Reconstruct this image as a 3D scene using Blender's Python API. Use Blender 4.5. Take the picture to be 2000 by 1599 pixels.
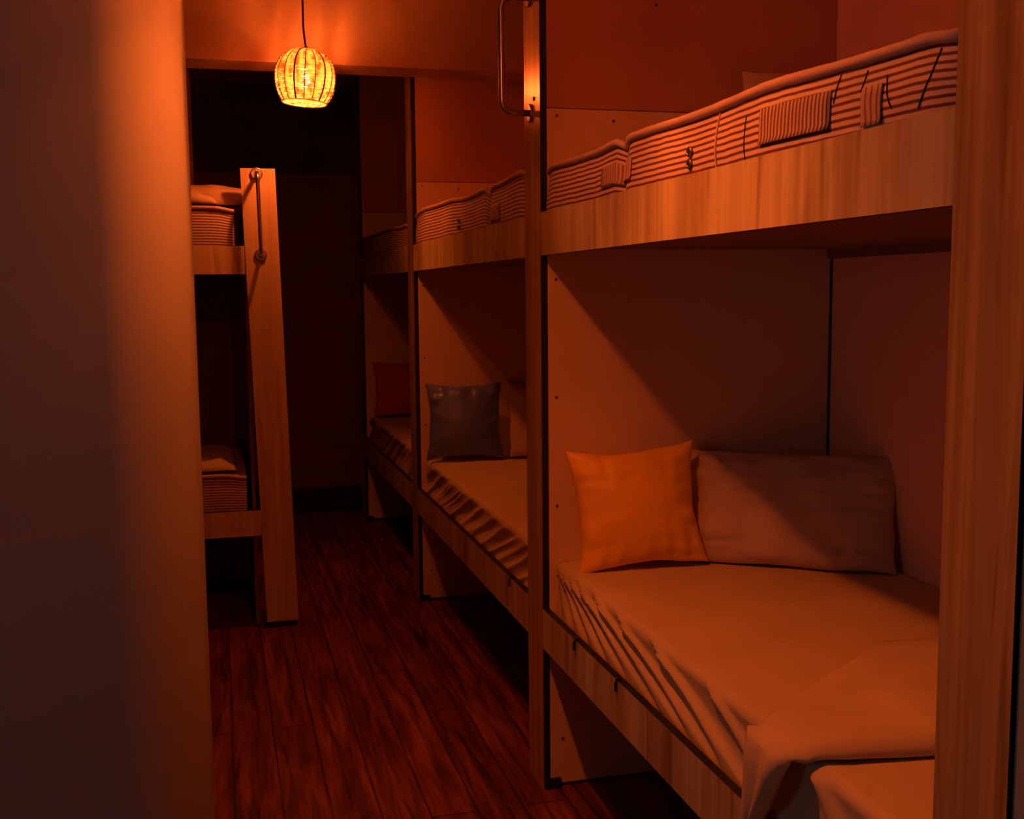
import bpy, bmesh, math, random
from math import sin, cos, pi, radians, exp
from mathutils import Vector, Matrix, noise
random.seed(7)
for o in list(bpy.data.objects):
    bpy.data.objects.remove(o)
SC = bpy.context.scene
COL = SC.collection

# ------------------------------------------------------------------ camera
F_PX, PAN, PITCH, ROLL, EYE = 2153.9, 0.2598, 0.1057, -0.0093, 1.484
cd = bpy.data.cameras.new('camera')
cd.sensor_fit = 'HORIZONTAL'; cd.sensor_width = 36.0
cd.lens = 36.0 * F_PX / 2000.0
cd.clip_start = 0.02; cd.clip_end = 60
cam = bpy.data.objects.new('camera', cd); COL.objects.link(cam)
Fw = Vector((sin(PAN)*cos(PITCH), cos(PAN)*cos(PITCH), -sin(PITCH)))
Rt = Vector((cos(PAN), -sin(PAN), 0)); Up = Rt.cross(Fw)
R2 = Rt*cos(ROLL) + Up*sin(ROLL); U2 = -Rt*sin(ROLL) + Up*cos(ROLL)
m = Matrix((R2, U2, -Fw)).transposed().to_4x4()
m.translation = Vector((0, 0, EYE))
cam.matrix_world = m
SC.camera = cam

# ------------------------------------------------------------------ light and exposure
VS = SC.view_settings
SC.display_settings.display_device = 'sRGB'
VS.view_transform = 'Standard'; VS.look = 'None'
VS.exposure = 0.0; VS.gamma = 1.0; VS.use_curve_mapping = False
w = bpy.data.worlds.new('world'); SC.world = w; w.use_nodes = True
w.node_tree.nodes['Background'].inputs[0].default_value = (0.01, 0.012, 0.014, 1)
w.node_tree.nodes['Background'].inputs[1].default_value = 0.2
LAMP_RGB = (1.0, 0.165, 0.024)
LAMP_POWER = (1380.0, 2900.0)          # emission strength of the far and the near bulb
DAY = bpy.data.lights.new('daylight', 'AREA')
DAY.shape = 'RECTANGLE'; DAY.size = 0.85; DAY.size_y = 1.1
DAY.energy = 2.8; DAY.color = (0.62, 0.85, 1.0)
dayo = bpy.data.objects.new('daylight', DAY); COL.objects.link(dayo)
dayo.location = (-2.97, 0.0, 1.5); dayo.rotation_euler = (radians(90), 0, radians(-90))

# ------------------------------------------------------------------ materials
def new_mat(name):
    mt = bpy.data.materials.new(name); mt.use_nodes = True
    nt = mt.node_tree
    return mt, nt, nt.nodes['Principled BSDF']
def N(nt, t, **kw):
    n = nt.nodes.new(t)
    for k, v in kw.items(): setattr(n, k, v)
    return n
def ramp(nt, fac, stops):
    r = N(nt, 'ShaderNodeValToRGB')
    e = r.color_ramp.elements
    while len(e) < len(stops): e.new(0.5)
    for i, (p, c) in enumerate(stops):
        e[i].position = p; e[i].color = (c[0], c[1], c[2], 1)
    nt.links.new(fac, r.inputs[0]); return r.outputs[0]
def coords(nt, scale, which='Object', loc=(0, 0, 0)):
    tc = N(nt, 'ShaderNodeTexCoord'); mp = N(nt, 'ShaderNodeMapping')
    mp.inputs['Scale'].default_value = scale; mp.inputs['Location'].default_value = loc
    nt.links.new(tc.outputs[which], mp.inputs['Vector']); return mp.outputs[0]
def nz(nt, vec, scale, detail=3, rough=.5, dist=0):
    n = N(nt, 'ShaderNodeTexNoise')
    n.inputs['Scale'].default_value = scale; n.inputs['Detail'].default_value = detail
    n.inputs['Roughness'].default_value = rough; n.inputs['Distortion'].default_value = dist
    nt.links.new(vec, n.inputs['Vector']); return n.outputs['Fac']
def mixc(nt, fac, a, b, mode='MIX'):
    mx = N(nt, 'ShaderNodeMix', data_type='RGBA', blend_type=mode)
    for s, v in ((0, fac), (6, a), (7, b)):
        if hasattr(v, 'links'): nt.links.new(v, mx.inputs[s])
        elif s == 0: mx.inputs[0].default_value = v
        else: mx.inputs[s].default_value = (*v, 1)
    return mx.outputs[2]
def bump(nt, b, h, strength, dist):
    bp = N(nt, 'ShaderNodeBump'); bp.inputs['Strength'].default_value = strength
    bp.inputs['Distance'].default_value = dist
    nt.links.new(h, bp.inputs['Height']); nt.links.new(bp.outputs[0], b.inputs['Normal'])
def math_n(nt, op, a, b=None):
    n = N(nt, 'ShaderNodeMath', operation=op)
    for i, v in ((0, a), (1, b)):
        if v is None: continue
        if hasattr(v, 'links'): nt.links.new(v, n.inputs[i])
        else: n.inputs[i].default_value = v
    return n.outputs[0]

def plain(name, col, rough=.6, metal=0, spec=.5, var=.12, scale=6, bmp=0, bscale=150):
    mt, nt, b = new_mat(name)
    v = coords(nt, (1, 1, 1))
    f = nz(nt, v, scale, 4)
    lo = tuple(c*(1-var) for c in col); hi = tuple(min(1, c*(1+var)) for c in col)
    nt.links.new(ramp(nt, f, [(.3, lo), (.7, hi)]), b.inputs['Base Color'])
    b.inputs['Roughness'].default_value = rough; b.inputs['Metallic'].default_value = metal
    b.inputs['Specular IOR Level'].default_value = spec
    if bmp: bump(nt, b, nz(nt, v, bscale, 2), bmp, .001)
    return mt

def wood(name, base, dark, rough=.28, sx=1.0, seed=0, strength=1.0):
    """glossy laminate with a vertical grain of broad soft bands and fine dark lines"""
    mt, nt, b = new_mat(name)
    v1 = coords(nt, (sx*7, sx*7, .45), loc=(seed, seed*.7, 0))
    v2 = coords(nt, (sx*45, sx*45, .8), loc=(seed, seed*.3, 1))
    v3 = coords(nt, (sx*13, sx*13, 1.2), loc=(seed+3, seed, 1))
    broad = nz(nt, v1, 1.6, 3, .55, .6)
    fine = nz(nt, v2, 1.1, 3, .5, .3)
    knot = nz(nt, v3, 1.0, 2, .5, 1.2)
    mid = tuple((a*.55+c*.45) for a, c in zip(base, dark))
    c1 = ramp(nt, broad, [(.36, mid), (.5, base), (.62, tuple(min(1, x*1.12) for x in base))])
    c2 = ramp(nt, fine, [(.35, (.80, .72, .66)), (.6, (1, 1, 1))])
    c3 = ramp(nt, knot, [(.30, (.55, .45, .38)), (.42, (1, 1, 1))])
    c = mixc(nt, .75*strength, c1, c2, 'MULTIPLY'); c = mixc(nt, .8*strength, c, c3, 'MULTIPLY')
    nt.links.new(c, b.inputs['Base Color'])
    b.inputs['Roughness'].default_value = rough
    b.inputs['Specular IOR Level'].default_value = .45
    bump(nt, b, fine, .12, .001)
    return mt

def stripe_mat(name, light, dark, period=.0125, vert=False, duty=.62, wob=.25):
    mt, nt, b = new_mat(name)
    uv = N(nt, 'ShaderNodeUVMap')
    sp = N(nt, 'ShaderNodeSeparateXYZ'); nt.links.new(uv.outputs[0], sp.inputs[0])
    v = coords(nt, (1, 1, 1))
    wv = nz(nt, v, 22, 2)
    ph = math_n(nt, 'MULTIPLY', sp.outputs[0 if vert else 1], 1/period)
    ph = math_n(nt, 'ADD', ph, math_n(nt, 'MULTIPLY', wv, wob))
    fr = math_n(nt, 'FRACT', ph)
    tri = math_n(nt, 'ABSOLUTE', math_n(nt, 'SUBTRACT', fr, .5))
    stain = nz(nt, v, 3.5, 3)
    lc = ramp(nt, stain, [(.35, tuple(x*.86 for x in light)), (.6, light)])
    f = ramp(nt, tri, [(.5*duty-.05, (1, 1, 1)), (.5*duty+.09, (0, 0, 0))])
    nt.links.new(mixc(nt, f, dark, lc), b.inputs['Base Color'])
    b.inputs['Roughness'].default_value = .85
    bump(nt, b, nz(nt, coords(nt, (1, 1, 1)), 160, 2), .25, .001)
    return mt

M = {}
M['wood'] = wood('pale_laminate', (.66, .57, .31), (.36, .22, .10))
M['wood_post'] = wood('post_laminate', (.54, .38, .16), (.34, .22, .11), rough=.2, sx=1.6, seed=4)
M['wood_left'] = wood('pale_plain_laminate', (.68, .50, .30), (.56, .38, .22), rough=.4, seed=9, strength=.6)
M['black'] = plain('black_edge', (.012, .010, .010), .5, var=.2)
M['panel'] = plain('white_panel', (.75, .54, .36), .5, var=.05, scale=3)
M['panel_lit'] = plain('lit_white_panel', (.90, .54, .34), .5, var=.04, scale=3)  # panel white brightened, with lamp light and bed bounce painted in
M['panel_up'] = plain('beige_panel', (.50, .25, .15), .55, var=.05, scale=3)
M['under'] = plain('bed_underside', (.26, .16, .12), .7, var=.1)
M['white_wall'] = plain('plaster_wall', (.43, .38, .34), .75, var=.05, scale=4, bmp=.15, bscale=90)
M['beam'] = plain('painted_beam', (.46, .32, .22), .6, var=.08, scale=3)
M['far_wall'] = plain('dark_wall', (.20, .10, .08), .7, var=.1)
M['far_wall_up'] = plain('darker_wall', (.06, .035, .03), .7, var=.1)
M['teal'] = plain('grey_green_paint', (.30, .36, .36), .6, var=.05)
M['sheet'] = plain('cotton_sheet', (.65, .51, .29), .8, var=.05, scale=5, bmp=.2, bscale=300)
M['blanket'] = plain('soft_blanket', (.65, .51, .31), .95, var=.06, scale=8, bmp=.5, bscale=260)
M['roll'] = plain('mattress_top', (.66, .47, .36), .85, var=.07, scale=9, bmp=.3, bscale=260)
M['pillowcase'] = plain('white_pillowcase', (.58, .42, .28), .85, var=.06, bmp=.2, bscale=300)
M['orange'] = plain('orange_satin', (.92, .50, .03), .5, var=.05, bmp=.15, bscale=400)
M['blue'] = plain('blue_satin', (.12, .15, .50), .36, var=.15, bmp=.15, bscale=400)
M['red'] = plain('red_satin', (.50, .13, .05), .6, var=.08)
M['steel'] = plain('brushed_steel', (.55, .50, .46), .25, metal=1, var=.05)
M['screw'] = plain('screw_metal', (.12, .09, .08), .4, metal=.6)
M['cable'] = plain('black_cable', (.015, .010, .010), .5)
M['stripes'] = stripe_mat('striped_ticking', (.78, .62, .48), (.16, .04, .025), duty=.54)
M['label_v'] = stripe_mat('printed_label', (.58, .42, .32), (.16, .07, .05), period=.0115, vert=True, duty=.5, wob=.3)
M['label_fine'] = stripe_mat('fine_printed_label', (.62, .44, .34), (.26, .12, .08), period=.014, vert=True, duty=.62, wob=.2)
M['label_plain'] = plain('plain_label', (.44, .28, .20), .7)

def floor_mat():
    mt, nt, b = new_mat('strand_wood_floor')
    v = coords(nt, (1, 1, 1))
    br = N(nt, 'ShaderNodeTexBrick'); br.offset = .37
    rot = N(nt, 'ShaderNodeMapping'); rot.inputs['Rotation'].default_value = (0, 0, radians(90))
    tc = N(nt, 'ShaderNodeTexCoord'); nt.links.new(tc.outputs['Object'], rot.inputs[0])
    nt.links.new(rot.outputs[0], br.inputs['Vector'])
    br.inputs['Color1'].default_value = (.9, .9, .9, 1); br.inputs['Color2'].default_value = (.62, .62, .62, 1)
    br.inputs['Mortar'].default_value = (.12, .10, .09, 1)
    br.inputs['Scale'].default_value = 1; br.inputs['Mortar Size'].default_value = .004
    br.inputs['Brick Width'].default_value = 1.25; br.inputs['Row Height'].default_value = .135
    st = nz(nt, coords(nt, (9, .8, 1)), 2.2, 4, .55, .8)
    fine = nz(nt, coords(nt, (70, 3.0, 1)), 1.6, 4, .6, .4)
    dk = nz(nt, coords(nt, (14, .75, 1), loc=(5, 2, 0)), 1.6, 3, .5, 1.2)
    c = ramp(nt, st, [(.34, (.15, .030, .012)), (.5, (.29, .066, .026)), (.68, (.48, .14, .055))])
    c = mixc(nt, .8, c, br.outputs['Color'], 'MULTIPLY')
    c = mixc(nt, .8, c, ramp(nt, fine, [(.36, (.45, .4, .4)), (.6, (1, 1, 1))]), 'MULTIPLY')
    c = mixc(nt, .9, c, ramp(nt, dk, [(.30, (.22, .15, .12)), (.42, (1, 1, 1))]), 'MULTIPLY')
    nt.links.new(c, b.inputs['Base Color'])
    b.inputs['Roughness'].default_value = .42; b.inputs['Specular IOR Level'].default_value = .35
    bump(nt, b, fine, .25, .001)
    return mt
M['floor'] = floor_mat()

def shade_mat():
    mt, nt, b = new_mat('rattan_strand')
    out = nt.nodes['Material Output']
    f = nz(nt, coords(nt, (1, 1, .35)), 45, 2)
    c = ramp(nt, f, [(.38, (.66, .34, .22)), (.50, (.95, .86, .70))])
    nt.links.new(c, b.inputs['Base Color']); b.inputs['Roughness'].default_value = .7
    tr = N(nt, 'ShaderNodeBsdfTranslucent'); nt.links.new(c, tr.inputs[0])
    mx = N(nt, 'ShaderNodeMixShader'); mx.inputs[0].default_value = .72
    nt.links.new(b.outputs[0], mx.inputs[1]); nt.links.new(tr.outputs[0], mx.inputs[2])
    nt.links.new(mx.outputs[0], out.inputs[0]); return mt
M['strand'] = shade_mat()
M['rib'] = plain('dark_rib', (.20, .03, .025), .6, var=.2)
def bulb_mat(power):
    mt, nt, b = new_mat('glowing_bulb')
    b.inputs['Base Color'].default_value = (1, .6, .3, 1)
    b.inputs['Emission Color'].default_value = (*LAMP_RGB, 1)
    b.inputs['Emission Strength'].default_value = power
    return mt
M['bulb'] = bulb_mat(LAMP_POWER[0]); M['bulb_near'] = bulb_mat(LAMP_POWER[1])

# ------------------------------------------------------------------ mesh helpers
def B(): return bmesh.new()
def box(bm, x0, x1, y0, y1, z0, z1, bev=0, seg=2):
    r = bmesh.ops.create_cube(bm, size=1)
    vs = r['verts']
    for v in vs:
        v.co = Vector((x0+(v.co.x+.5)*(x1-x0), y0+(v.co.y+.5)*(y1-y0), z0+(v.co.z+.5)*(z1-z0)))
    if bev:
        es = {e for v in vs for e in v.link_edges}
        bmesh.ops.bevel(bm, geom=list(es), offset=bev, segments=seg, affect='EDGES', profile=.5)
    return bm
def tube(bm, pts, r, n=10, cap=True):
    pts = [Vector(p) for p in pts]; rings = []; prev = None
    for i, p in enumerate(pts):
        t = (pts[min(i+1, len(pts)-1)]-pts[max(i-1, 0)]).normalized()
        if prev is None:
            a = Vector((0, 0, 1)) if abs(t.z) < .9 else Vector((1, 0, 0))
            u = t.cross(a).normalized()
        else: u = (prev-t*prev.dot(t)).normalized()
        prev = u; v = t.cross(u)
        rr = r[i] if isinstance(r, (list, tuple)) else r
        rings.append([bm.verts.new(p+(u*cos(2*pi*k/n)+v*sin(2*pi*k/n))*rr) for k in range(n)])
    for a, b2 in zip(rings, rings[1:]):
        for k in range(n): bm.faces.new((a[k], a[(k+1) % n], b2[(k+1) % n], b2[k]))
    if cap: bm.faces.new(rings[0][::-1]); bm.faces.new(rings[-1])
    return bm
def cyl(bm, p, axis, r, h, n=16, bev=0):
    p = Vector(p); a = Vector(axis).normalized()
    return tube(bm, [p, p+a*h*.999, p+a*h], [r, r, r*.85], n)
def grid(bm, f, nu, nv, closeu=False, uvf=None):
    """f(i,j)->co ; returns the vertex table"""
    V = [[bm.verts.new(f(i, j)) for j in range(nv+1)] for i in range(nu + (0 if closeu else 1))]
    lay = bm.loops.layers.uv.verify() if uvf else None
    for i in range(nu):
        i2 = (i+1) % len(V)
        for j in range(nv):
            fc = bm.faces.new((V[i][j], V[i2][j], V[i2][j+1], V[i][j+1]))
            if uvf:
                for l, (a, c) in zip(fc.loops, ((i, j), (i+1, j), (i+1, j+1), (i, j+1))):
                    l[lay].uv = uvf(a, c)
    return V
def link(name, bm, mat, parent=None, smooth=False, sub=0, solid=0):
    me = bpy.data.meshes.new(name)
    bmesh.ops.recalc_face_normals(bm, faces=bm.faces)
    if parent is not None:
        L = base_of(parent)
        bmesh.ops.translate(bm, verts=bm.verts, vec=-L)
    bm.to_mesh(me); bm.free()
    for mm in (mat if isinstance(mat, (list, tuple)) else [mat]): me.materials.append(mm)
    if smooth:
        for p in me.polygons: p.use_smooth = True
    o = bpy.data.objects.new(name, me); COL.objects.link(o)
    if parent is not None: o.parent = parent
    if solid:
        md = o.modifiers.new('thickness', 'SOLIDIFY'); md.thickness = solid; md.offset = -1
    if sub:
        md = o.modifiers.new('smooth', 'SUBSURF'); md.levels = sub; md.render_levels = sub
    return o
def base_of(o):
    L = Vector(o.location); 
    while o.parent: o = o.parent; L = L+Vector(o.location)
    return L
def thing(name, label, cat, loc, group=None):
    o = bpy.data.objects.new(name, None); COL.objects.link(o)
    o.empty_display_size = .05; o.location = loc
    o['label'] = label; o['category'] = cat
    if group: o['group'] = group
    return o
def tag(o, label, cat, group=None):
    o['label'] = label; o['category'] = cat
    if group: o['group'] = group
    return o
def struct(name, bm, mat, smooth=False):
    o = link(name, bm, mat, None, smooth); o['kind'] = 'structure'; return o
def fascia(name, bm_box, mats, parent, face_axis):
    """board: wood on its broad faces, black edging on its cut edges"""
    o = link(name, bm_box, mats, parent)
    for p in o.data.polygons:
        p.material_index = 0 if abs(p.normal[face_axis]) > .7 else 1
    return o

# ------------------------------------------------------------------ the room
CEIL = 2.86
XB = 1.845                                              # wall behind the right bunk row
LX0, LY0, LY1 = -3.0, 1.98, 2.7                         # partition on the left
struct('floor', box(B(), -3.1, 3.1, -1.6, 7.75, -.06, 0), M['floor'])
struct('ceiling', box(B(), -3.1, 3.1, -1.6, 7.75, CEIL, CEIL+.06), M['beam'])
struct('wall_right', box(B(), XB, XB+.08, 1.075, 7.556, 0, CEIL), M['panel'])
# far wall: lower lining, darker upper part
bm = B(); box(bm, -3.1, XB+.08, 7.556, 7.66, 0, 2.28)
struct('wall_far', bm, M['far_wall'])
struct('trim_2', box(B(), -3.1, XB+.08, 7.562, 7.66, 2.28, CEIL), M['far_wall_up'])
struct('baseboard_far', box(B(), -.1, 1.84, 7.535, 7.556, 0, .17, .003), M['black'])
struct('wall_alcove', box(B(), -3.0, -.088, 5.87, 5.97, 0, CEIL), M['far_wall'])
bm = B()
for a in ((-1.6, -.45, 0, CEIL), (.45, 7.66, 0, CEIL), (-.45, .45, 0, .9), (-.45, .45, 2.1, CEIL)):
    box(bm, -3.1, -3.0, *a)
struct('wall_outer', bm, M['white_wall'])
struct('trim_1', box(B(), -.10, XB, 4.93, 5.14, 2.47, CEIL, .004), M['beam'])
# rounded end of the left partition
def left_partition():
    bm = B(); R = .135; XE = -.047; YC = 2.2; sl = radians(5)
    x0, y0 = XE-R-R*sin(sl), YC-R*cos(sl)
    prof = [(LX0, y0+(x0-LX0)*math.tan(sl))]
    for k in range(33):
        a = -pi/2-sl + k/32*(pi/2+sl); prof.append((XE-R+R*cos(a), YC+R*sin(a)))
    for k in range(9):
        a = k/8*(pi/2); prof.append((XE-.06+.06*cos(a), LY1-.06+.06*sin(a)))
    prof.append((LX0, LY1+1.05))
    lo = [bm.verts.new((x, y, 0)) for x, y in prof]; hi = [bm.verts.new((x, y, CEIL)) for x, y in prof]
    for i in range(len(prof)-1): bm.faces.new((lo[i], lo[i+1], hi[i+1], hi[i]))
    bm.faces.new((lo[-1], lo[0], hi[0], hi[-1]))
    bm.faces.new(lo[::-1]); bm.faces.new(hi)
    return bm
o = struct('wall_left', left_partition(), M['white_wall'], True)
md = o.modifiers.new('es', 'EDGE_SPLIT'); md.split_angle = radians(40)
struct('wall_near', box(B(), .905, 1.9, .98, 1.074, 0, CEIL), M['teal'])
struct('wall_side', box(B(), 1.9, 2.0, -.9, 1.1, 0, CEIL), M['white_wall'])  # unseen, like the wall behind; set close to bounce lamp light back
struct('wall_behind', box(B(), -3.0, 1.9, -.9, -.8, 0, CEIL), M['white_wall'])
bm = B()                                               # the window that lets the weak daylight in
for a in ((-.45, -.41, .9, 2.1), (.41, .45, .9, 2.1), (-.41, .41, .9, .94), (-.41, .41, 2.06, 2.1)):
    box(bm, -3.08, -3.03, *a)
struct('window_1', bm, M['white_wall'])

# ------------------------------------------------------------------ pendant lamps
def pendant(x, y, zc, label, tilt):
    root = thing('pendant_lamp', label, 'lamp', (x, y, CEIL), 'rattan pendant lamps over the aisle')
    L = Vector((x, y, zc))
    R, RZ, Z0, Z1 = .121, .116, -.098, .108
    T = Matrix.Rotation(tilt, 4, 'Y')
    def rad(z):
        t = max(-1, min(1, z/RZ)); return R*(1-abs(t)**2.25)**.5 if z > 0 else R*(1-(abs(t)**2.1)*.66)**.5
    nr, ns, nrib = 31, 108, 18
    bm = B()
    for k in range(nr):
        q = k/(nr-1); z = Z0+(Z1-Z0)*(1-(1-q)**1.15)
        r = rad(z); hv = .0043*(.85+.3*random.random()); ph = (k % 2)*pi
        def f(i, j):
            a = 2*pi*i/ns; c = 2*pi*j/6
            wv = .0022*cos(a*nrib/2+ph)+.0009*noise.noise(Vector((cos(a)*3, sin(a)*3, k*1.7)))
            rr = r+wv+.0011*cos(c)
            zz = z+hv*sin(c)*(1+.85*noise.noise(Vector((cos(a)*6, sin(a)*6, k*.6))))+.0014*noise.noise(Vector((cos(a)*4, sin(a)*4, k*3.1)))
            return L+T@Vector((rr*cos(a), rr*sin(a), zz))
        grid(bm, f, ns, 6, closeu=True)
    sh = link('lamp_shade', bm, M['strand'], root, True)
    sh['label'] = 'woven cream rattan shade'
    bm = B()                                                   # rim hoop
    tube(bm, [L+T@Vector((rad(Z0)*cos(2*pi*i/48), rad(Z0)*sin(2*pi*i/48), Z0-.002)) for i in range(49)], .0032, 8, False)
    link('rim', bm, M['strand'], sh, True)
    for k in range(nrib):
        a = 2*pi*(k+.25)/nrib
        thick = .0021 if k % 3 else .0034
        pts = [L+T@Vector(((rad(z)+.003)*cos(a), (rad(z)+.003)*sin(a), z)) for z in [Z0+(Z1-Z0)*i/18 for i in range(19)]]
        link('rib', tube(B(), pts, thick, 6), M['rib'], sh, True)
    top = L+T@Vector((0, 0, Z1+.004))
    bm = B(); cyl(bm, top-Vector((0, 0, .052)), (0, 0, 1), .015, .062)
    link('socket', bm, M['cable'], root, True)
    bm = B()                                                   # slim bulb
    prof = [(0, -.045), (.009, -.043), (.0155, -.034), (.018, -.02), (.0175, -.004), (.014, .014), (.0105, .026), (.0095, .034)]
    c = L+Vector((0, 0, .004))
    grid(bm, lambda i, j: c+Vector((prof[j][0]*cos(2*pi*i/16), prof[j][0]*sin(2*pi*i/16), prof[j][1])), 16, len(prof)-1, True)
    bmesh.ops.remove_doubles(bm, verts=bm.verts, dist=1e-5)
    b = link('bulb', bm, M['bulb'] if tilt else M['bulb_near'], root, True)
    cx = -.010 if tilt else 0
    pts = [top, top+Vector((cx*.5, 0, .03)), top+Vector((cx, 0, .09)), top+Vector((cx, 0, .2)), Vector((x+cx, y, CEIL-.03))]
    link('cord', tube(B(), pts, .0042, 8), M['cable'], root, True)
    link('ceiling_rose', cyl(B(), (x+cx, y, CEIL-.035), (0, 0, 1), .045, .035), M['cable'], root, True)
    return root
pendant(.385, 4.70, 2.366, 'round rattan pendant lamp hanging on a black cord before the ceiling beam', radians(4))
pendant(.30, 1.95, 2.33, 'round rattan pendant lamp nearest the camera, above the aisle by the near bunk', 0)

# ------------------------------------------------------------------ right bunk row
D = .9; TH = .020
ZUT, ZUB, ZLT, ZLB = 1.71, 1.588, .553, .433
def handle(root, p0, p1, out, r=.0095):
    """grab bar: tube with rounded corners from wall point p0 to p1 standing off by vector out"""
    p0, p1, out = Vector(p0), Vector(p1), Vector(out)
    d = (p1-p0).normalized(); l = out.length; o = out.normalized(); c = .035
    pts = [p0, p0+o*(l-c)]
    for k in range(1, 7):
        a = k/6*pi/2; pts.append(p0+o*(l-c+c*sin(a))+d*(c-c*cos(a)))
    pts.append(p1+o*l-d*c)
    for k in range(1, 7):
        a = k/6*pi/2; pts.append(p1+o*(l-c+c*cos(a))-d*(c-c*sin(a)))
    pts.append(p1)
    h = link('handle', tube(B(), pts, r, 12), M['steel'], root, True)
    h['label'] = 'steel grab bar'
    for p in (p0, p1):
        link('mounting_flange', cyl(B(), p, o, .026, .007, 20), M['steel'], h, True)
def bay(ya, yb, post, label, extra_post=None, hand=False):
    """one bay between ya (near clear edge) and yb (far panel face)"""
    root = thing('bunk_bed', label, 'bunk bed', (D+.4, ya, 0), 'built-in bunks along the right wall')
    ws = [M['wood_post'], M['black']]
    def post_at(a, b):
        p = fascia('post', box(B(), D, D+TH, a, b, 0, CEIL), ws, root, 0)
        link('foot', box(B(), D+.001, D+.052, a-.014, a+.02, 0, .03, .002), M['black'], p)
        return p
    post_at(*post)
    if extra_post: post_at(*extra_post)
    r = fascia('upper_rail', box(B(), D, D+TH, ya, yb, ZUB, ZUT), [M['wood'], M['black']], root, 0)
    r = fascia('lower_rail', box(B(), D, D+TH, ya, yb, ZLB, ZLT), [M['wood'], M['black']], root, 0)
    # far partition: lower pale sheet, upper beige sheet
    pn = link('side_panel', box(B(), D+TH, XB, yb, yb+.018, .012, 2.0), M['panel'], root)
    link('upper_side_panel', box(B(), D+TH, XB, yb+.002, yb+.018, 2.003, CEIL), M['panel_up'], root)
    for (x, z) in ((D+.045, 1.52), (D+.045, 1.18), (D+.045, .86), (D+.05, 1.98), (D+.22, 1.97), (D+.06, .15), (D+.35, 2.3), (D+.35, 2.36)):
        if yb > 4 and z > 2: continue
        link('screw', cyl(B(), (x, yb, z), (0, -1, 0), .0042, .002, 10), M['screw'], pn if z < 2 else root)
    # back lining, underside of the upper bunk, slatted base of the lower one
    link('back_panel', box(B(), XB-.012, XB-.001, ya-.1, yb-.001, .012, 2.0), M['panel_lit'], root)
    link('upper_back_panel', box(B(), XB-.012, XB-.001, ya-.1, yb-.001, 2.003, CEIL), M['panel_lit'], root)
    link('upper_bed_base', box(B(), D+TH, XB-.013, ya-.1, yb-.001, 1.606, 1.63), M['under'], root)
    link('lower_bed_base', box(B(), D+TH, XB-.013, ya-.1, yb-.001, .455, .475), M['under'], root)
    bm = B(); box(bm, XB-.03, XB-.013, ya-.1, yb-.001, 1.578, 1.606)
    link('ledger', bm, M['under'], root)
    link('corner_strip', box(B(), XB-.018, XB-.012, yb-.006, yb-.0005, .012, 2.0), M['black'], root)
    if hand:
        handle(root, (D, post[0]+.095, 2.0), (D, post[0]+.10, 2.325), (-.085, 0, 0))
        link('wall_screw', cyl(B(), (D, post[0]+.06, 2.035), (-1, 0, 0), .006, .004, 12), M['steel'], root, True)
    return root
Y0A, Y0B, Y1A, Y1B, Y2A, Y2B, Y3A, Y3B = 1.078, 1.217, 3.05, 3.214, 5.162, 5.321, 7.15, 7.30
b1 = bay(Y0B, Y1A, (Y1A, Y1B), 'bunk bed nearest the camera, holding the orange cushion, grab bar on its far post', (Y0A, Y0B), True)
b2 = bay(Y1B, Y2A, (Y2A, Y2B), 'middle bunk bed of the right row, holding the blue cushion')
b3 = bay(Y2B, Y3A, (Y3A, Y3B), 'dark farthest bunk bed of the right row, by the end wall')
for (y, n) in ((2.74, 0), (2.42, 1)):                    # little retaining hooks on the near lower rail
    bm = B()
    tube(bm, [(D+.008, y, ZLT+.003), (D-.002, y, ZLT+.004), (D-.006, y, ZLT-.006), (D-.005, y, ZLT-.026)], .0032, 8)
    link('rail_hook', bm, M['black'], b1, True)
bm = B(); tube(bm, [(D+.008, 3.42, ZLT+.003), (D-.002, 3.42, ZLT+.004), (D-.006, 3.42, ZLT-.006), (D-.005, 3.42, ZLT-.026)], .0032, 8)
link('rail_hook', bm, M['black'], b2, True)

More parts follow.
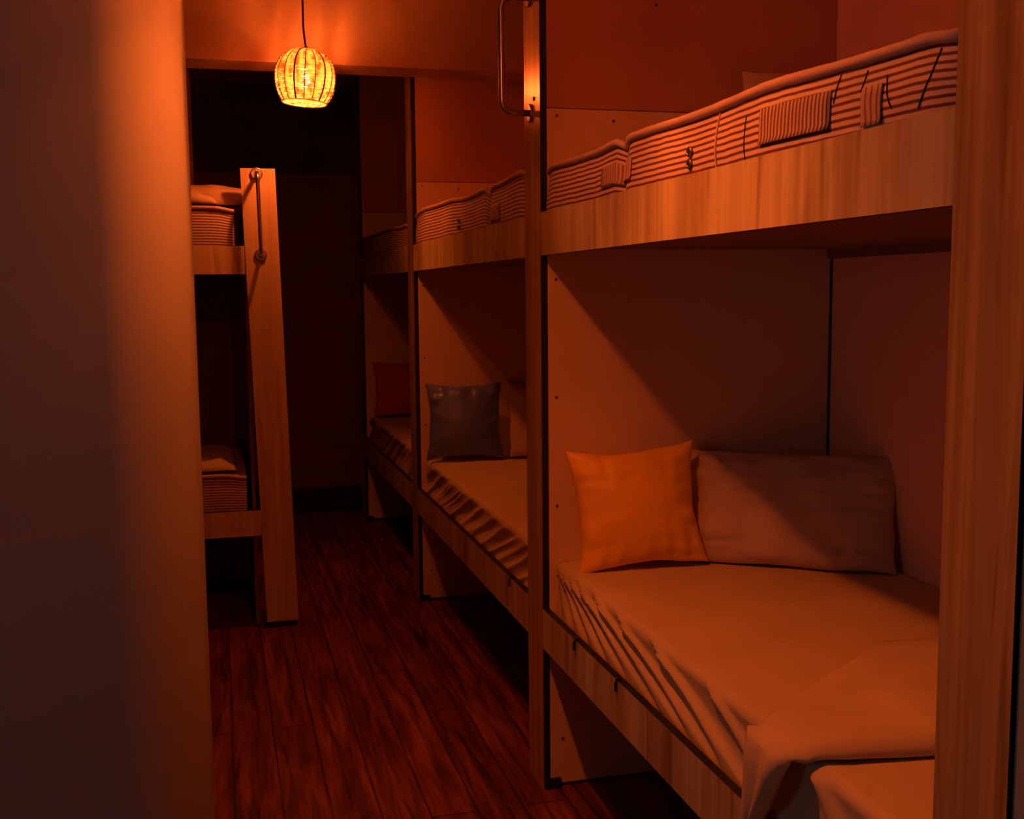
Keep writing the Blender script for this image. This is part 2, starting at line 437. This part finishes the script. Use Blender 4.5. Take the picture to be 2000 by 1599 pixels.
# ------------------------------------------------------------------ mattresses
def ticking_mattress(label, origin, axis, depth_dir, L, depth, z0, z1, notch, seed, labels=(), grommets=(), wave=.006, straps=(), seam=None, roll=.0085):
    """striped mattress; face runs along axis from origin, depth_dir points to the back"""
    O = Vector((origin[0], origin[1], 0)); A = Vector(axis); Dv = Vector(depth_dir)
    root = thing('mattress', label, 'mattress', (origin[0], origin[1], z0), 'striped mattresses on the bunks')
    H = z1-z0
    def dz(s):
        v = wave*noise.noise(Vector((s*2.3, seed, 0)))*1.6+wave*.5*sin(s*5+seed)
        for n_, dp, wd in notch: v -= dp*exp(-((s-n_)/wd)**2)
        v -= .02*exp(-(s/.05)**2)+.012*exp(-((L-s)/.05)**2)+.014*(s/L)**2
        return v
    def dd(s, q):
        v = .0045*noise.noise(Vector((s*6, q*2, seed+4)))+.002*noise.noise(Vector((s*28, q*3, seed)))
        for n_, dp, wd in notch: v += .012*exp(-((s-n_)/(wd*.7))**2)
        v += .03*exp(-(s/.022)**2)+.010*exp(-((L-s)/.016)**2)
        return v
    n = int(L/.018); sec = [(0, 0)]+[(0, q/12) for q in range(1, 13)]
    def point(s, q, off=0):
        bulge = .010*sin(pi*q)
        return O+A*s+Dv*(dd(s, q)-bulge-off+.003)+Vector((0, 0, z0+q*(H+dz(s))))
    bm = B()
    def f(i, j):
        s = L*i/n
        return point(s, j/14)
    grid(bm, f, n, 14, uvf=lambda i, j: (L*i/n, j/14*H))
    # side faces to the back, both ends
    link('striped_border', bm, M['stripes'], root, True)
    for e, s in ((0, 0), (1, L)):
        bm = B()
        grid(bm, lambda i, j: point(s, j/6)*(1-i/4)+(O+A*s+Dv*depth+Vector((0, 0, z0+j/6*H)))*(i/4), 4, 6, uvf=lambda i, j: (depth*i/4, j/6*H))
        link('end_border', bm, M['stripes'], root, True)
    bm = B(); mrow = 16
    def top(i, j):
        s = L*i/n; t = j/mrow
        e = (1-exp(-t*depth/.035))
        zz = z0+H+dz(s)*(1-t*.6)+.008*e+.004*noise.noise(Vector((s*3, t*4, seed)))*e
        return O+A*s+Dv*(dd(s, 1)*(1-t)+t*depth)+Vector((0, 0, zz))
    grid(bm, top, n, mrow); link('top_cover', bm, M['roll'], root, True)
    bm = B(); box(bm, 0, 1, 0, 1, 0, 1)
    for v in bm.verts:
        a = v.co.copy(); v.co = O+A*(.01+a.x*(L-.02))+Dv*(.02+a.y*(depth-.02))+Vector((0, 0, z0-.004+a.z*.004))
    link('bottom_cover', bm, M['roll'], root)
    pts = []; rad = []
    for i in range(n+1):
        s = L*i/n; p = point(s, 1, .004); p.z += .002
        pts.append(p); rad.append(roll*(1+.22*noise.noise(Vector((s*4, seed, 9)))+.1*noise.noise(Vector((s*25, seed, 9)))))
    link('top_roll', tube(B(), pts, rad, 10), M['roll'], root, True)
    pts = [point(L*i/n, .03, .001) for i in range(n+1)]
    link('bottom_piping', tube(B(), pts, .003, 6), M['roll'], root, True)
    for s0, s1, q0, q1, mk in labels:
        bm = B()
        grid(bm, lambda i, j: point(s0+(s1-s0)*i/10, q0+(q1-q0)*j/6, .002+(.003 if j == 0 and mk != 'label_plain' else 0)), 10, 6, uvf=lambda i, j: ((s1-s0)*i/10, j/6*.07))
        link('care_label', bm, M[mk], root, True, solid=.0008)
    for s, q in grommets:
        p = point(s, q, .004)
        bm = B(); Nn = -Dv
        rr = .0085
        for dzv in (.0115, -.0115):
            tube(bm, [p+Vector((0, 0, dzv))+A*rr*cos(t*2*pi/16)+Vector((0, 0, rr*sin(t*2*pi/16))) for t in range(17)], .0022, 6, False)
            cyl(bm, p+Vector((0, 0, dzv)), Nn, .006, .0015, 12)
        link('air_vent', bm, M['steel'], root, True)
    if seam is not None:
        pts = [point(seam, .04+k*.09, .001) for k in range(11)]
        link('border_seam', tube(B(), pts, .0022, 6), M['roll'], root, True)
    for st in straps:
        pts = []
        for (sa, qa), (sb, qb) in zip(st, st[1:]):
            pts += [point(sa+(sb-sa)*k/6, qa+(qb-qa)*k/6, .001) for k in range(6)]
        link('loose_thread', tube(B(), pts, .0009, 5), M['cable'], root, True)
    return root
# near upper: face from far end (Y 3.045) toward the camera
ticking_mattress('striped mattress on the near upper bunk with printed labels and metal vents', (D+.012, Y1A-.006), (0, -1, 0), (1, 0, 0),
    Y1A-Y0B-.012, .90, 1.655, 1.826, [(.635, .016, .022)], 2.0,
    labels=[(.50, .695, .46, .74, 'label_fine'), (1.30, 1.525, .44, .80, 'label_v'), (1.61, 1.66, .38, .74, 'label_fine')],
    grommets=[(1.015, .53)], straps=[((1.245, .80), (1.24, .45), (1.247, .02)), ((1.545, .93), (1.530, .62)), ((1.615, .90), (1.603, .68)), ((1.665, .80), (1.672, .62), (1.685, .46)), ((1.775, .92), (1.765, .70), (1.735, .38))], seam=1.13, wave=.010)
ticking_mattress('striped mattress on the middle upper bunk of the right row', (D+.012, Y2A-.006), (0, -1, 0), (1, 0, 0),
    Y2A-Y1B-.012, .90, 1.655, 1.846, [(1.46, .022, .03)], 5.0,
    labels=[(1.45, 1.62, .36, .66, 'label_plain')], grommets=[(1.0, .5)], wave=.010)
ticking_mattress('dim striped mattress on the farthest upper bunk of the right row', (D+.012, Y3A-.006), (0, -1, 0), (1, 0, 0),
    Y3A-Y2B-.012, .90, 1.655, 1.83, [], 8.0)

FANS = [(3.03, 2.93, .018, 1), (3.02, 2.80, .022, 1), (3.00, 2.66, .026, 1.1), (2.97, 2.50, .030, 1), (2.90, 2.32, .034, 1.2),
        (2.78, 2.12, .040, 1.1), (2.60, 1.97, .045, .9), (2.35, 1.82, .045, 1.1), (2.05, 1.66, .05, .8), (1.62, 1.44, .05, .8)]
def sheet_mattress(label, ya, yb, seed, skew, lam, amp, z1=.69, x1=XB-.014, z0=.48, fan=False):
    """mattress under a loose white sheet that falls over the front edge into the rail"""
    L = yb-ya
    root = thing('sheeted_mattress', label, 'mattress', (D+.5, (ya+yb)/2, z0), 'sheeted mattresses on the lower bunks')
    link('mattress_body', box(B(), D+.06, x1-.01, ya+.015, yb-.008, z0, z1-.02, .015), M['roll'], root)
    R = .022; xe = D+.046
    prof = []                                            # (x, z, side factor)
    for k in range(15): t = k/14; prof.append((x1+(xe+R-x1)*t, z1, 0))
    for k in range(1, 7):
        a = k/6*pi/2; prof.append((xe+R-R*sin(a), z1-R+R*cos(a), k/6))
    for k in range(1, 61):
        t = k/60; prof.append((xe+.008*sin(pi*min(1, t*1.3))-.010*t, z1-R-(z1-R-z0-.03)*t, 1))
    n = int(L/.013)
    bm = B()
    def f(i, j):
        y = ya+L*i/n; x, z, sd = prof[j]
        d = max(0., (z1-z))
        ph = (y+skew*d)
        if fan:                                    # long folds sweep down from the far top corner
            q_ = d/.16; nn = 0
            for yt, yb_, wd, am in FANS:
                yc = yt+(yb_-yt)*q_**.85
                nn += am*exp(-((y-yc)/(wd*(.35+q_)))**2)
        else:
            nn = noise.noise(Vector((ph/lam, d*1.2, seed)))+.3*noise.noise(Vector((ph/lam*2.1, d*2, seed+7)))
        env = min(1, d/.05)
        out = amp*min(1, d/.025)*nn if fan else amp*env*((1-abs(nn)*1.7)**2*1.5-.55)
        topw = .0035*noise.noise(Vector((x*3, y*2.2, seed)))*(1-sd)+.0025*noise.noise(Vector((x*9-y*4, y*1.5, seed+2)))*(1-sd)
        edge = amp*.5*noise.noise(Vector((y/lam*.8, seed, 3)))*(1 if sd else exp(-(x-xe-R)/.05))
        xx = x-out+ (edge if sd else edge)
        xx = max(xx, D+.022+.010*env)
        return Vector((xx, y, z+topw-(edge*.5 if sd < 1 else 0)))
    grid(bm, f, n, len(prof)-1)
    link('sheet', bm, M['sheet'], root, True)
    return root
sheet_mattress('near lower mattress under a loose white sheet, beneath the orange cushion', Y0B+.004, Y1A-.003, 1.3, -6.5, .30, .017, fan=True)
sheet_mattress('middle lower mattress under a rumpled white sheet, beneath the blue cushion', Y1B+.004, Y2A-.003, 4.1, -2.6, .19, .010)
sheet_mattress('farthest lower mattress of the right row under a dim sheet', Y2B+.004, Y3A-.003, 6.7, -2.0, .15, .015)

# ------------------------------------------------------------------ cushions and pillows
def cushion(name, label, cat, w_, h_, th, loc, rot, mat, seed, pinch=.09, wr=.010, group=None, corner=.0, n=34, p=.5):
    bm = B(); 
    def side(sg):
        def f(i, j):
            a = -1+2*i/n; b = -1+2*j/n
            a = a*(1.35-.35*a*a)/1.0 if False else sin(a*pi/2); b = sin(b*pi/2)
            x = w_/2*a*(1-pinch*(1-b*b)); z = h_/2*b*(1-pinch*(1-a*a))
            k = max(0, (1-a*a)*(1-b*b))
            t = th/2*k**p
            e = min(1, k*4)*(1-k)
            wn = noise.noise(Vector((b*7+seed, a*1.6, seed*2)))*abs(a)**1.5+noise.noise(Vector((a*7, b*1.6+seed, seed+5)))*abs(b)**1.5
            wn += .5*noise.noise(Vector((b*15+seed, a*3, seed)))*abs(a)**2
            if p < .45: wn += .55*noise.noise(Vector((a*2.6+b*1.3, b*1.1-a*.5, seed+9)))+.35*noise.noise(Vector((a*6.5+b*3, b*1.5, seed+11)))
            t += wr*wn*min(1, k*5)
            wob = .006*noise.noise(Vector((a*2.5, b*2.5, seed+1)))
            return Vector((x+wob, sg*max(t, 0), z+wob))
        return f
    grid(bm, side(-1), n, n); grid(bm, side(1), n, n)
    bmesh.ops.remove_doubles(bm, verts=bm.verts, dist=.0004)
    o = link(name, bm, mat, None, True)
    o.rotation_euler = rot; o.location = loc
    tag(o, label, cat, group)
    return o
cg = 'square cushions on the lower bunks'
def lean(name, label, cat, base, yaw, tilt, w_, h_, th, mat, seed, roll=0, **kw):
    """stand a cushion on its lower edge at base, leaning back by tilt"""
    Rm = Matrix.Rotation(yaw, 3, 'Z') @ Matrix.Rotation(-tilt, 3, 'X') @ Matrix.Rotation(roll, 3, 'Y')
    up = Rm @ Vector((0, 0, 1)); 
    loc = Vector(base)+up*(h_/2)
    return cushion(name, label, cat, w_, h_, th, loc, Rm.to_euler(), mat, seed, **kw)
lean('throw_cushion', 'orange satin cushion leaning in the near lower bunk', 'cushion', (1.155, 2.893, .692), radians(-6), radians(14), .385, .358, .14, M['orange'], 1.0, roll=radians(-3.5), pinch=.12, wr=.016, group=cg)
lean('throw_cushion', 'dark blue satin cushion leaning in the middle lower bunk', 'cushion', (1.112, 5.055, .700), radians(-6), radians(9), .365, .365, .13, M['blue'], 5.0, wr=.018, pinch=.11, group=cg)
lean('throw_cushion', 'dim red cushion in the farthest lower bunk', 'cushion', (1.15, 6.98, .700), radians(-4), radians(12), .40, .36, .12, M['red'], 9.0, group=cg)
pg = 'bed pillows on the lower bunks'
lean('bed_pillow', 'large white pillow behind the orange cushion, leaning on the panel', 'pillow', (1.545, 2.785, .694), radians(-33), radians(20), .60, .335, .11, M['pillowcase'], 3.0, pinch=.03, wr=.032, group=pg, p=.42)
lean('bed_pillow', 'white pillow standing behind the middle post, beside the blue cushion', 'pillow', (1.56, 5.04, .700), radians(-3), radians(14), .46, .36, .13, M['pillowcase'], 6.0, pinch=.05, wr=.012, group=pg, p=.42)

# ------------------------------------------------------------------ blanket on the near lower bunk
def near_blanket():
    z1 = .694; xe = D+.030; Wtop = XB-.02-xe; hang = .175
    def interp(x, pts):
        for (a, va), (b, vb) in zip(pts, pts[1:]):
            if a <= x <= b: return va+(vb-va)*(x-a)/(b-a)
        return pts[-1][1] if x > pts[-1][0] else pts[0][1]
    nw, nb = 84, 40; bm = B()
    def f(i, j):
        wv = (Wtop+hang)*i/nw
        t = j/nb
        x = XB-.02-wv if wv < Wtop else xe
        d = max(0, wv-Wtop)
        yl = interp(x, [(xe, 1.60), (1.0, 1.575), (1.15, 1.552), (1.9, 1.545)])
        yh = interp(x, [(xe, 1.765), (1.15, 1.93), (1.41, 2.105), (1.9, 2.10)])
        q = min(1, d/hang); c = 1.735
        yl += (c-.035-yl)*q**1.3; yh += (c+.008-yh)*q**1.2
        y = yl+(yh-yl)*t
        fold = .034*(1-exp(-((t*(yh-yl))/.016)))*exp(-t*1.6)+.006*min(1, (1-t)*8)
        wrn = .006*noise.noise(Vector((x*5+3, y*7, d*5)))
        rr = .03
        if d == 0:
            return Vector((x-.0, y, z1+fold+wrn-.012*exp(-(x-xe)/.02)))
        out = .012+fold*1.0+wrn+.014*sin(min(1, d/.06)*pi/2)+.010*sin(t*9)*q
        return Vector((xe-out, y, z1+.012-d+.01*sin(t*5)*q))
    grid(bm, f, nw, nb)
    o = link('folded_blanket', bm, M['blanket'], None, True, solid=.007)
    o.location = (0, 0, 0)
    return tag(o, 'white folded blanket across the near lower bunk, one corner hanging over the rail', 'blanket')
near_blanket()

lean('bed_pillow', 'white pillow standing on the near upper mattress against the panel', 'pillow', (1.645, 2.955, 1.845), 0, radians(6), .31, .27, .09, M['pillowcase'], 7.0, pinch=.02, wr=.006, p=.4)

# ------------------------------------------------------------------ left bunk, long side to the camera
YL = 4.93
lb = thing('bunk_bed', 'freestanding bunk bed left of the aisle, beneath the pendant lamp', 'bunk bed', (-.6, YL+.4, 0))
bm = B()
def quad_prism(bm, x00, x01, x10, x11, y0, y1, z0, z1):
    vs = [bm.verts.new(c) for c in ((x00, y0, z0), (x01, y0, z0), (x01, y1, z0), (x00, y1, z0), (x10, y0, z1), (x11, y0, z1), (x11, y1, z1), (x10, y1, z1))]
    for q in ((0, 1, 5, 4), (1, 2, 6, 5), (2, 3, 7, 6), (3, 0, 4, 7), (4, 5, 6, 7), (3, 2, 1, 0)): bm.faces.new([vs[k] for k in q])
quad_prism(bm, .169, .306, .118, .264, YL, YL+.018, .028, 2.023)
p = link('post', bm, M['wood_left'], lb)
link('foot', box(B(), .160, .300, YL+.006, YL+.03, 0, .028), M['black'], p)
bm = B(); box(bm, -1.75, -1.61, YL, YL+.018, .028, 2.023); link('post', bm, M['wood_left'], lb)
link('foot', box(B(), -1.75, -1.61, YL+.006, YL+.03, 0, .028), M['black'], lb)
fascia('upper_rail', box(B(), -1.61, .124, YL, YL+.016, 1.573, 1.694), [M['wood_left'], M['black']], lb, 1)
fascia('lower_rail', box(B(), -1.61, .156, YL, YL+.016, .423, .537), [M['wood_left'], M['black']], lb, 1)
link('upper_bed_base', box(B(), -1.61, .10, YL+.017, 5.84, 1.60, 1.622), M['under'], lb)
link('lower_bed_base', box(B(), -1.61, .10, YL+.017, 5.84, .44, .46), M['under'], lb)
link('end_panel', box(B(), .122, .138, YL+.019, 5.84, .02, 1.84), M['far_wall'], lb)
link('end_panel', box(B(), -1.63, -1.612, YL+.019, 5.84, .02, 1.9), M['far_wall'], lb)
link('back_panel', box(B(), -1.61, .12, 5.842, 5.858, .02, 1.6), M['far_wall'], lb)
handle(lb, (.192, YL, 1.655), (.186, YL, 2.0), (0, -.075, 0), .0085)
ticking_mattress('striped mattress on the upper tier of the left bunk', (-1.58, YL+.022), (1, 0, 0), (0, 1, 0), 1.665, .86, 1.63, 1.865, [], 11.0, wave=.003, labels=[(1.47, 1.61, .16, .25, 'label_plain')])
ticking_mattress('striped mattress on the lower tier of the left bunk', (-1.58, YL+.022), (1, 0, 0), (0, 1, 0), 1.68, .86, .468, .703, [], 12.0, wave=.003, labels=[(1.48, 1.58, .10, .2, 'label_plain')])
def rumpled(name, label, cat, x0, x1, y0, y1, zb, hfun, seed, amp, mat):
    bm = B(); n, m_ = 46, 30
    def f(i, j):
        u, v = i/n, j/m_
        x = x0+(x1-x0)*u; y = y0+(y1-y0)*v
        e = (1-(2*u-1)**6)*(1-(2*v-1)**6)
        r_ = 1-abs(noise.noise(Vector((x*6+seed, y*5, seed)))) 
        r2 = 1-abs(noise.noise(Vector((x*14+seed, y*9+x*6, seed+3))))
        return Vector((x, y, zb+max(e, 0)**.5*(hfun(u, v)+amp*(r_**3-.5)+amp*.5*(r2**3-.5))))
    grid(bm, f, n, m_)
    o = link(name, bm, mat, None, True, solid=.004)
    return tag(o, label, cat)
rumpled('bed_pillow', 'white pillow lying on the upper tier of the left bunk', 'pillow', -.55, .235, YL+.06, 5.45, 1.874,
        lambda u, v: .062+.030*(1-u)+.05*v*(1-v)*2, 3, .012, M['pillowcase'])
rumpled('crumpled_sheet', 'crumpled white sheet at the front edge of the upper left mattress', 'sheet', -.45, .02, YL+.012, YL+.17, 1.874,
        lambda u, v: .070-.050*u**2, 8, .034, M['sheet'])
rumpled('crumpled_sheet', 'dark crumpled sheet lying on the lower tier of the left bunk', 'sheet', -.55, .06, YL+.03, 5.5, .718,
        lambda u, v: .03+.035*v, 13, .022, M['sheet'])
